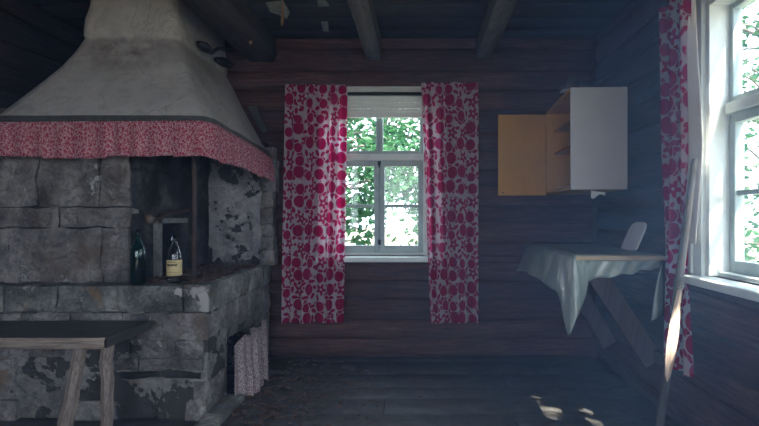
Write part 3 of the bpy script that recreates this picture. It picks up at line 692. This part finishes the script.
# ------------------------------------------------------------------ bottles
def bottle(name, base, prof, glass, label, lab=None, liquid=None):
    t = thing(name, base, label, 'bottle', 'empty bottles on the hearth')
    b = Vector(base); th = 0.003
    outer = [(0.0, 0.004)] + prof; inner_ = [(max(0.001, r - th), z - (0 if i == len(prof) - 1 else 0) + (0.006 if i < 2 else 0)) for i, (r, z) in enumerate(prof)][::-1]
    MB().lathe(outer + inner_ + [(0.0, 0.012)], b, 24).build('glass_body', glass, t)
    zt = prof[-1][1]; rt = prof[-1][0]
    MB().lathe([(rt, zt - 0.03), (rt + 0.004, zt - 0.028), (rt + 0.004, zt - 0.012), (rt, zt - 0.01)], b, 20).build('lip_ring', glass, t)
    if lab:
        z0, z1, r = lab; m = MB(); n = 20
        m.grid(lambda a, c: b + Vector((r * math.cos(-PI / 2 + (a - .5) * 3.6), r * math.sin(-PI / 2 + (a - .5) * 3.6), z0 + (z1 - z0) * c)), n, 4, True)
        k = NT('aged_label_paper'); uv = k.coords('UV'); sx = k.n.new('ShaderNodeSeparateXYZ'); k.link(uv, sx.inputs[0])
        base_c = k.ramp(k.noise(uv, 6, 4), [(0.3, (0.5, 0.38, 0.19)), (0.7, (0.66, 0.54, 0.3))])
        def band(lo, hi): return k.math('MULTIPLY', k.math('GREATER_THAN', sx.outputs['Y'], lo), k.math('LESS_THAN', sx.outputs['Y'], hi))
        inx = k.math('MULTIPLY', k.math('GREATER_THAN', sx.outputs['X'], 0.3), k.math('LESS_THAN', sx.outputs['X'], 0.72))
        mp_ = k.n.new('ShaderNodeMapping'); mp_.inputs['Scale'].default_value = (60, 12, 1); k.link(uv, mp_.inputs['Vector'])
        ink = k.math('GREATER_THAN', k.noise(mp_.outputs[0], 1.0, 2), 0.43)
        rowsum = k.math('ADD', k.math('ADD', band(0.62, 0.76), k.math('MULTIPLY', band(0.84, 0.9), 0.6)), k.math('MULTIPLY', band(0.2, 0.25), 0.5))
        msk = k.math('MULTIPLY', k.math('MULTIPLY', rowsum, inx), ink)
        k.done(k.mix(msk, base_c, (0.06, 0.035, 0.03)), 0.85, 0.2)
        o = m.build('paper_label', k.m, t); o['label'] = 'yellowed paper label with a dark line of lettering'
        so = o.modifiers.new('thick', 'SOLIDIFY'); so.thickness = 0.0006
    if liquid:
        z1, r = liquid
        MB().lathe([(0.0, 0.014), (r, 0.014), (r, z1), (0.0, z1)], b, 20).build('dark_residue', simple('dark_residue', (0.006, 0.012, 0.012), 0.2), t)
gB = P(138, 284, 2.672); gB.z = HZ + 0.002
cB = P(174.5, 282.5, 2.72); cB.z = HZ + 0.002
bottle('wine_bottle', gB, [(0.036, 0.0), (0.039, 0.006), (0.039, 0.165), (0.036, 0.19), (0.022, 0.222), (0.0155, 0.235), (0.0145, 0.29)], bottle_glass('dark_green_glass', (0.17, 0.5, 0.43)), 'dark green wine bottle standing on the hearth against the oven block', None, (0.16, 0.034))
bottle('liquor_bottle', cB, [(0.034, 0.0), (0.038, 0.006), (0.038, 0.135), (0.035, 0.16), (0.026, 0.19), (0.0165, 0.215), (0.0135, 0.255)], bottle_glass('clear_bottle_glass', (0.9, 0.94, 0.97)), 'clear glass liquor bottle with yellowed paper label on the hearth', (0.04, 0.125, 0.0392))

# ------------------------------------------------------------------ bench
bx1 = -1.378; bf, bb, bz = 2.2, 2.565, 0.538
be = thing('bench', (-1.9, 2.38, 0), 'low rough-hewn wooden bench with dark top in front of the fireplace', 'bench')
def edge_y(x): return bf + 0.010 * mn.noise(Vector((x * 5, 0, 3))) + 0.004 * mn.noise(Vector((x * 17, 0, 3)))
m = MB(); n = 30
def btop(s, t):
    x = -2.42 + (bx1 + 2.42) * s; f0 = edge_y(x) + 0.006
    return Vector((x + (0.012 * t if s == 1 else 0), f0 + (bb - f0) * t, bz + 0.003 * mn.noise(Vector((x * 6, t * 3, 0)))))
m.grid(btop, n, 6, True, lambda a, b: (a, b * 0.36))
m.box(-2.42, bx1 - 0.002, bf + 0.02, bb, bz - 0.048, bz - 0.003)
m.build('bench_top', M_BENCHTOP, be)
m = MB()
def bedge(s, t):
    x = -2.42 + (bx1 - 0.004 + 2.42) * s
    return Vector((x, edge_y(x) + 0.02 * (2 * t - 1) ** 4 * 0.4 + 0.004 * mn.noise(Vector((x * 9, t * 3, 7))), bz + 0.0 - (0.05 + 0.008 * mn.noise(Vector((x * 4, 0, 0)))) * t))
m.grid(bedge, 40, 5, True, lambda a, b: (a, b * 0.05))
m.add([Vector((-2.42, bf + 0.03, bz - 0.002)), Vector((bx1 - 0.004, bf + 0.03, bz - 0.002)), Vector((bx1 - 0.004, bf + 0.03, bz - 0.05)), Vector((-2.42, bf + 0.03, bz - 0.05))], [(0, 1, 2, 3)])
m.build('bench_edge', M_BENCHEDGE, be)
def bleg(a, b, w0, w1, sd):
    m = MB(); a = Vector(a); b = Vector(b); rl = random.Random(sd)
    pts = [a.lerp(b, k / 6) + Vector((rl.uniform(-.004, .004), rl.uniform(-.004, .004), 0)) for k in range(7)]
    m.tube(pts, [w0 + (w1 - w0) * k / 6 + rl.uniform(-.002, .002) for k in range(7)], 7, True, False); m.build('leg', M_BENCHRAW, be)
bleg((-1.517, 2.25, bz - 0.046), (-1.575, 2.20, 0.0), 0.026, 0.032, 1)
bleg((-1.417, 2.28, bz - 0.046), (-1.425, 2.29, 0.0), 0.025, 0.026, 2)
bleg((-2.30, 2.27, bz - 0.046), (-2.36, 2.20, 0.0), 0.026, 0.032, 3)
bleg((-2.30, 2.48, bz - 0.046), (-2.34, 2.52, 0.0), 0.026, 0.028, 4)

# ------------------------------------------------------------------ curtains of the back window
def curtain(name, mapf, a_top, b_top, a_bot, b_bot, ztop, zbot, folds, seed, label, full=1.35, nu=90):
    """mapf(s, t, depth) -> world"""
    Wd = abs(b_top - a_top) * full; H = ztop - zbot
    fo = [(f * 0.9, R.uniform(0, 6.3), wgt) for f, wgt in folds]
    def fn(s, t):
        a = a_top + (a_bot - a_top) * t; b = b_top + (b_bot - b_top) * t
        gather = 0.65 + 0.35 * t
        dp = sum(wt * math.sin(s * f * 2 * PI + ph + 0.8 * mn.noise(Vector((s * 2, t * 1.5, seed)))) for f, ph, wt in fo) * (0.7 + 0.5 * t)
        ss = s + 0.012 * math.sin(s * 19 + seed)
        zb = zbot + 0.008 * mn.noise(Vector((s * 5, seed, 0)))
        return mapf(a + (b - a) * min(1, max(0, ss)), ztop + (zb - ztop) * t, 0.05 + dp)
    o = MB().grid(fn, nu, 40, True, lambda s, t: (s * Wd + seed * 1.7, (1 - t) * H)).build(name, M_CURTAIN, label=label, cat='curtain', group='red circle print curtains', origin=mapf((a_top + b_top) / 2, ztop, 0.05))
    return o
mb_ = lambda u, z, d: Vector((u, YB - 0.06 - d, z))
k1 = (YB - 0.1) / F
curtain('curtain', mb_, (285.5 - U0) * k1, (347.5 - U0) * k1, (282 - U0) * k1, (343.5 - U0) * k1, EYE + (V0 - 85) * k1, EYE - (322.5 - V0) * k1, [(3, 0.016), (7.3, 0.013), (13, 0.006)], 1, 'red circle print curtain at the back window on the fireplace side')
curtain('curtain', mb_, (420.5 - U0) * k1, (478.5 - U0) * k1, (430 - U0) * k1, (478 - U0) * k1, EYE + (V0 - 83) * k1, EYE - (322.5 - V0) * k1, [(2.6, 0.018), (6.1, 0.013), (11, 0.006)], 2, 'red circle print curtain at the back window on the cupboard side')
rod = MB().tube([Vector((-0.985, YB - 0.06, 2.035)), Vector((0.44, YB - 0.06, 2.035))], 0.005, 8)
for x in (-0.98, 0.435): rod.beam(Vector((x, YB - 0.065, 2.035)), Vector((x, YB + 0.01, 2.035)), 0.01, 0.01)
rod.build('curtain_rod', M_WHITE, label='thin white rod carrying the two back window curtains', cat='curtain rod', origin=(-0.27, YB - 0.06, 2.035))
# curtain of the side window, pushed together at the far jamb
mr_ = lambda u, z, d: Vector((XR - 0.02 - d, u, z))
def side_curtain():
    ztop, zbot = 2.15, 0.325
    def fn(s, t):
        # far edge to near edge along the wall; gathered like a tied bundle at mid height
        pinch = math.exp(-((t - 0.68) / 0.2) ** 2)
        ya = 2.62 - 0.07 * t - 0.05 * pinch + 0.02 * t * t; yb = 2.365 - 0.0 * t + 0.05 * pinch - 0.03 * max(0, t - 0.75) * 4
        y_ = ya + (yb - ya) * s
        dp = 0.055 + 0.016 * math.sin(s * 15 + 1.2 + 1.2 * mn.noise(Vector((0, t * 2, 5)))) + 0.008 * math.sin(s * 31) + 0.03 * pinch * math.sin(s * 6)
        return mr_(y_ - 0.02, ztop + (zbot - ztop) * t, dp)
    o = MB().grid(fn, 60, 50, True, lambda s, t: (s * 0.62 + 3.3, (1 - t) * 1.85)).build('curtain', M_CURTAIN, label='red circle print curtain bunched at the side window behind the leaning pole', cat='curtain', group='red circle print curtains', origin=(XR - 0.08, 2.5, ztop))
    # the plain edge turned towards the glass
    def fn2(s, t):
        pinch = math.exp(-((t - 0.68) / 0.2) ** 2)
        y_ = 2.362 + 0.05 * pinch - 0.03 * max(0, t - 0.75) * 4 - 0.012 * s
        wdt = (0.035 + 0.075 * min(1, t * 2.2)) * (1 - 0.85 * max(0, (t - 0.5)) * 2 if t > 0.5 else 1)
        return mr_(y_ - 0.085 * s * min(1, t * 2.5), ztop - 0.0 + (zbot - ztop) * t, 0.05 - 0.03 * s * (1 - t) + 0.004 * math.sin(t * 9))
    h = MB().grid(lambda s, t: fn2(s, t * 0.66), 8, 40).build('curtain_hem', M_LINING, o)
    so = h.modifiers.new('thick', 'SOLIDIFY'); so.thickness = 0.0015
    h['label'] = 'plain white turned-back edge of the curtain'
side_curtain()

# ------------------------------------------------------------------ wall cupboard
cb = thing('wall_cupboard', (1.1, 3.36, 1.23), 'white wall cupboard with ochre interior hung open in the corner', 'cupboard')
cb_a = math.atan2(0.952 - 0.916, 0.72)
near = Vector((0.916, 3.0, 0))
dy = Vector((math.sin(cb_a), math.cos(cb_a), 0)); dx = Vector((math.cos(cb_a), -math.sin(cb_a), 0))
LEN, DEP, ZB0, ZT0, tk = 0.722, 0.335, 1.232, 1.846, 0.018
mpC = lambda l, d, z: near + dy * l + dx * d + Vector((0, 0, z))
def cpart(nm, b, mat, par=cb):
    o = MB().box(*b, mpC).build(nm, mat, par); md = o.modifiers.new('bevel', 'BEVEL'); md.width = 0.002; return o
cpart('side_panel', (0, tk, 0, DEP, ZB0, ZT0), M_CABWHITE)['label'] = 'white outer side panel'
cpart('side_panel', (LEN - tk, LEN, 0, DEP, ZB0, ZT0), M_CABYELLOW)
cpart('inner_lining', (tk, tk + 0.004, 0.004, DEP - 0.01, ZB0 + tk, ZT0 - tk), M_CABYELLOW)
cpart('top_panel', (tk, LEN - tk, 0, DEP, ZT0 - tk, ZT0), M_CABYELLOW)
cpart('bottom_panel', (tk, LEN - tk, 0, DEP, ZB0, ZB0 + tk), M_CABYELLOW)
cpart('back_panel', (tk, LEN - tk, DEP - 0.006, DEP, ZB0 + tk, ZT0 - tk), M_CABYELLOW)
cpart('shelf', (tk, LEN - tk, 0.055, DEP - 0.006, 1.69, 1.704), M_CABYELLOW)
cpart('shelf', (tk, LEN - tk, 0.055, DEP - 0.006, 1.525, 1.539), M_CABYELLOW)
cpart('mounting_batten', (0.05, LEN - 0.05, DEP, XR - 1.287 + DEP - 0.005, 1.76, 1.80), M_BRACE)
cpart('mounting_batten', (0.05, LEN - 0.05, DEP, XR - 1.287 + DEP - 0.005, 1.28, 1.32), M_BRACE)
hinge = mpC(LEN, 0, 0)
dr = MB().box(hinge.x - 0.357, hinge.x - 0.003, hinge.y - 0.012, hinge.y + 0.006, 1.225, 1.825).build('door', M_CABYELLOW, cb)
md = dr.modifiers.new('bevel', 'BEVEL'); md.width = 0.002
for z in (1.30, 1.75): MB().box(hinge.x - 0.03, hinge.x + 0.008, hinge.y - 0.017, hinge.y - 0.011, z, z + 0.04).build('hinge', M_CABYELLOW, dr)
MB().lathe([(0.0, 0), (0.006, 0.0), (0.006, 0.008), (0, 0.008)], (0, 0, 0), 10).build('catch', M_DARKIRON, dr).data.transform(Matrix.Translation(Vector((hinge.x - 0.325, hinge.y - 0.014, 1.245)) - ROOT[cb.name] + ROOT[cb.name] * 0) @ Matrix.Rotation(PI / 2, 4, 'X') @ Matrix.Translation(ROOT[cb.name]))
# jars on top, paper scraps
k_g = NT('dusty_thin_glass')
_tp = k_g.n.new('ShaderNodeBsdfTransparent'); _df = k_g.n.new('ShaderNodeBsdfGlossy'); _df.inputs['Color'].default_value = (0.8, 0.83, 0.86, 1); _df.inputs['Roughness'].default_value = 0.25
_lw = k_g.n.new('ShaderNodeLayerWeight'); _lw.inputs['Blend'].default_value = 0.5; _mx = k_g.n.new('ShaderNodeMixShader')
k_g.link(k_g.math('MULTIPLY_ADD', k_g.math('POWER', _lw.outputs['Facing'], 2.0), 0.55, 0.12), _mx.inputs[0]); k_g.link(_tp.outputs[0], _mx.inputs[1]); k_g.link(_df.outputs[0], _mx.inputs[2]); k_g.link(_mx.outputs[0], k_g.out.inputs['Surface'])
k_g = k_g.m
for i_, (l, d) in enumerate(((0.10, 0.03), (0.22, 0.075), (0.34, 0.045))):
    p = mpC(l, d, ZT0 + 0.001)
    MB().lathe([(0, 0), (0.026, 0), (0.034, 0.09), (0.0318, 0.09), (0.0242, 0.006), (0, 0.006)], p, 18).build('drinking_glass', k_g, label='clear drinking glass on top of the wall cupboard, ' + ('the one above the white side panel', 'the middle one of the row', 'the one nearest the back wall')[i_], cat='glass', group='glasses on the cupboard', origin=p)
def sheet(name, fn, nu, nv, mat, label, cat, origin, th=0.0012, group=None):
    o = MB().grid(fn, nu, nv).build(name, mat, label=label, cat=cat, origin=origin, group=group)
    so = o.modifiers.new('thick', 'SOLIDIFY'); so.thickness = th; return o
q0 = mpC(0.02, -0.004, ZT0 + 0.003)
sheet('paper_scrap', lambda s, t: mpC(0.05 + 0.1 * t, -0.03 + 0.045 * s, ZT0 + 0.003 + 0.012 * t * s), 3, 3, M_PAPER, 'small white paper scrap lying on the cupboard top beside the glasses', 'paper', q0)
q0 = mpC(0.1, 0.2, ZB0)
sheet('paper_scrap', lambda s, t: mpC(0.05 + 0.02 * math.sin(3 * s), 0.135 + 0.085 * s, ZB0 - 0.002 - (0.045 - 0.03 * s + 0.01 * math.sin(7 * s)) * t - 0.012 * s), 6, 4, M_PAPER, 'crumpled white paper hanging under the wall cupboard', 'paper', q0)
q0 = mpC(0.3, 0.1, ZB0 + tk)
sheet('paper_scrap', lambda s, t: mpC(0.10 + 0.25 * t, 0.005 + 0.1 * s, ZB0 + tk + 0.003 + 0.02 * s * t + 0.01 * t), 3, 4, M_PAPER, 'folded pale paper lying on the bottom inside the open cupboard', 'paper', q0)

# ------------------------------------------------------------------ wall table, oilcloth, white board
tz, tx0, ty0, ty1 = 0.862, 0.852, 2.69, 3.775
tb = thing('wall_table', (1.3, 3.2, 0.3), 'narrow wooden table on diagonal wall braces in the corner', 'table')
MB().slab(mpT(tz - 0.025), tx0, XR - 0.012, ty0, ty1, 0.0, 0.023, 4, 8, 0.002, 0.006, 0.001, 4, 3).build('table_top', M_TABLEWOOD, tb)
MB().beam((tx0 + 0.06, 2.74, tz - 0.06), (XR - 0.012, 2.74, tz - 0.06), 0.025, 0.07).build('cross_rail', M_BRACE, tb)
MB().beam((tx0 + 0.06, 3.5, tz - 0.06), (XR - 0.012, 3.5, tz - 0.06), 0.025, 0.07).build('cross_rail', M_BRACE, tb)
MB().beam((tx0 + 0.09, 2.80, tz - 0.03), (XR - 0.03, 2.80, 0.26), 0.035, 0.11, (0, 0, 1)).build('brace', M_BRACE, tb)
MB().beam((tx0 + 0.09, 3.44, tz - 0.03), (XR - 0.03, 3.44, 0.19), 0.035, 0.10, (0, 0, 1)).build('brace', M_BRACE, tb)
MB().beam((XR - 0.02, 2.72, 0.30), (XR - 0.02, 2.9, 0.30), 0.03, 0.06).build('wall_cleat', M_BRACE, tb)
# oilcloth: top sheet, hanging sides, torn corner
oc = MB()
def oil_top(s, t):
    x = tx0 - 0.004 + (XR - 0.02 - tx0) * s; y_ = ty0 + 0.006 + (ty1 - ty0 - 0.01) * t
    return Vector((x, y_, tz + 0.001 + 0.004 * abs(mn.noise(Vector((x * 7, y_ * 5, 0))))))
oc.grid(oil_top, 14, 24)
DROP = [(0.0, 0.40), (0.02, 0.43), (0.05, 0.36), (0.10, 0.27), (0.18, 0.225), (0.3, 0.215), (0.5, 0.2), (0.7, 0.18), (0.85, 0.185), (1.0, 0.205)]
def interp(tab, x):
    for (a, p), (b, q) in zip(tab, tab[1:]):
        if x <= b: return p + (q - p) * (x - a) / (b - a)
    return tab[-1][1]
def oil_left(s, t):   # s front -> back, t down
    y_ = ty0 + 0.006 + (ty1 - ty0 - 0.01) * s
    dr_ = interp(DROP, s) + 0.004 * math.sin(s * 23)
    fl_ = (0.03 + 0.075 * s) * t + 0.010 * t * math.sin(s * 9 + 0.5) + 0.005 * t * math.sin(s * 31) + 0.010 * mn.noise(Vector((s * 9, t * 3, 2))) * min(1, t * 4)
    top = tz + 0.002
    cur = min(1, t * 6)
    return Vector((tx0 - 0.004 - 0.008 * math.sin(cur * PI / 2) - fl_, y_ - 0.045 * t * (1 - s) ** 6, top - dr_ * t))
oc.grid(oil_left, 60, 12)
FD = [(0.0, 0.425), (0.25, 0.33), (0.5, 0.27), (0.75, 0.22), (1.0, 0.03)]
def oil_corner(s, t):  # the ear folding round the front corner
    x = tx0 - 0.012 + 0.085 * s * (0.3 + 0.9 * t) - 0.036 * t * (1 - s)
    return Vector((x, ty0 + 0.006 - 0.045 * t * (1 - s) - 0.02 * t * math.sin(s * 5) + 0.008 * mn.noise(Vector((s * 4, t * 4, 6))) * s, tz + 0.002 - interp(FD, s) * t))
oc.grid(oil_corner, 16, 12)
def oil_front(s, t):   # flap tucked below the front edge
    x = tx0 + 0.045 + (XR - 0.03 - tx0 - 0.045) * s
    dpt = 0.118 - 0.075 * s + 0.006 * math.sin(s * 23)
    return Vector((x, ty0 + 0.022 + 0.012 * math.sin(s * 9) * t + 0.006 * math.sin(s * 31 + t * 4), tz - 0.026 - dpt * t))
oc.grid(oil_front, 30, 8)
def oil_ear(s, t):     # the other torn ear hanging by the curtain
    x = 1.315 - 0.10 * t * (1 - s) * (1 - 0.35 * t); x = min(XR - 0.02, x)
    return Vector((x, ty0 + 0.0 - 0.02 * t * (0.5 + 0.5 * math.sin(s * 4)), tz - 0.03 - (0.32 - 0.16 * (1 - s) * 0 - 0.04 * s) * t))
oc.grid(oil_ear, 8, 12)
oo = oc.build('oilcloth', M_OIL, label='pale grey-green shiny oilcloth hanging torn over the corner table', cat='oilcloth', origin=(1.1, 3.2, tz))
so = oo.modifiers.new('thick', 'SOLIDIFY'); so.thickness = 0.002
# rounded white board leaning on the wall
wb = MB(); nb = 26; prof = []
for k in range(nb):
    q = 2 * PI * k / nb
    ex = math.copysign(abs(math.cos(q)) ** 0.6, math.cos(q)); ez = math.copysign(abs(math.sin(q)) ** (0.55 if math.sin(q) > 0 else 0.12), math.sin(q))
    prof.append((0.105 * ex, 0.085 + 0.085 * ez))
cw = Vector((1.268, 3.03, tz + 0.006))
fw = lambda a, c, o: cw + Vector((0.055 * (c / 0.17) + o, -a + 0.12 * (c / 0.17) * -0.35, c))
wb.add([fw(a, c, 0) for a, c in prof] + [fw(a, c, 0.012) for a, c in prof], [tuple(range(nb)), tuple(range(2 * nb - 1, nb - 1, -1))] + [(i, (i + 1) % nb, nb + (i + 1) % nb, nb + i) for i in range(nb)])
wb.build('white_board', simple('white_plastic', (0.62, 0.64, 0.68), 0.5, nz=0.05), label='rounded white board leaning on the log wall on the corner table', cat='board', origin=cw)

# ------------------------------------------------------------------ leaning pole
pa, pb = Vector((1.268, 2.29, 1.335)), Vector((1.045, 2.20, 0.0))
pl = thing('leaning_pole', pb, 'splintered wooden pole leaning beside the side window in front of the curtain', 'pole')
def on_pole(v):       # fraction along the pole for image row v
    lo, hi = 0.0, 1.0
    for _ in range(40):
        mid = (lo + hi) / 2; p = pa.lerp(pb, mid); vv = V0 + (EYE - p.z) / p.y * F
        if vv < v: lo = mid
        else: hi = mid
    return pa.lerp(pb, lo)
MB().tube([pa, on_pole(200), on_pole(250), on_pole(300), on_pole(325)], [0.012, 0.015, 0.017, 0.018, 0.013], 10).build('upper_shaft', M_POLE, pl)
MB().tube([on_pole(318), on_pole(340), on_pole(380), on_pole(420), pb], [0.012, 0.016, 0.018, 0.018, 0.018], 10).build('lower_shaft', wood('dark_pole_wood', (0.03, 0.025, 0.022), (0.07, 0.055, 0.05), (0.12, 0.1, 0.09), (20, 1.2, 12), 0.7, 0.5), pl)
sp = MB(); pts = [on_pole(v) for v in (286, 300, 318, 340, 360, 374, 381)]; wds = [0.003, 0.012, 0.021, 0.024, 0.021, 0.013, 0.003]
ax = (pb - pa).normalized(); side = Vector((1, 0, 0)); side = (side - ax * side.dot(ax)).normalized(); fwd = ax.cross(side).normalized(); fwd = fwd if fwd.y < 0 else -fwd
vs = []
for p, wd in zip(pts, wds):
    q = p + fwd * 0.017 - side * 0.003
    vs += [q - side * wd, q + fwd * 0.006, q + side * wd, q - fwd * 0.014]
sp.add(vs, [(i * 4 + k, i * 4 + (k + 1) % 4, (i + 1) * 4 + (k + 1) % 4, (i + 1) * 4 + k) for i in range(len(pts) - 1) for k in range(4)] + [(0, 1, 2, 3), tuple(4 * len(pts) - 4 + k for k in range(4))])
sp.build('split_face', M_SPLIT, pl)['label'] = 'pale freshly split face of the pole'
cw_ = MB(); c0 = on_pole(277); c1_ = on_pole(290); hel = []
for k in range(60):
    q = k / 59; c = c0.lerp(c1_, q); a = q * 2 * PI * 6
    hel.append(c + (side * math.cos(a) + fwd * math.sin(a)) * 0.0195)
cw_.tube(hel, 0.0035, 5).build('cord_wrap', simple('grey_cord', (0.13, 0.125, 0.12), 0.9, nz=0.3), pl)

# tin sheet tucked behind the hood
ts = [P(247, 106, 3.72), P(256, 106, 3.70), P(267, 131, 3.72), P(262, 133, 3.76)]
m = MB(); m.add(ts + [p + Vector((0.002, 0.005, 0)) for p in ts], [(0, 1, 2, 3), (7, 6, 5, 4), (0, 4, 5, 1), (1, 5, 6, 2), (2, 6, 7, 3), (3, 7, 4, 0)])
m.build('tin_sheet', M_TIN, label='small grey tin sheet tucked between the smoke hood and the log wall', cat='sheet', origin=ts[3])

# ------------------------------------------------------------------ haze in the room
hz = NT('room_haze'); hz.n.remove(hz.b); vsn = hz.n.new('ShaderNodeVolumeScatter')
vsn.inputs['Color'].default_value = (0.35, 0.58, 1.0, 1); vsn.inputs['Anisotropy'].default_value = 0.25
hx = hz.n.new('ShaderNodeSeparateXYZ'); hz.link(hz.coords('Object'), hx.inputs[0])
mr = hz.n.new('ShaderNodeMapRange'); mr.inputs['From Min'].default_value = -0.5; mr.inputs['From Max'].default_value = 1.35
mr.inputs['To Min'].default_value = 0.016; mr.inputs['To Max'].default_value = 0.095
hz.link(hx.outputs['X'], mr.inputs['Value']); hz.link(mr.outputs[0], vsn.inputs['Density'])     # density rises towards the side window, imitating its light shaft
hz.link(vsn.outputs[0], hz.out.inputs['Volume'])
MB().box(XL - 0.03, XR + 0.03, YR - 0.03, YB + 0.03, -0.02, ZC + 0.02).build('room_haze', hz.m, label='thin blue dusty haze hanging in the dim room', cat='haze', kind='stuff')
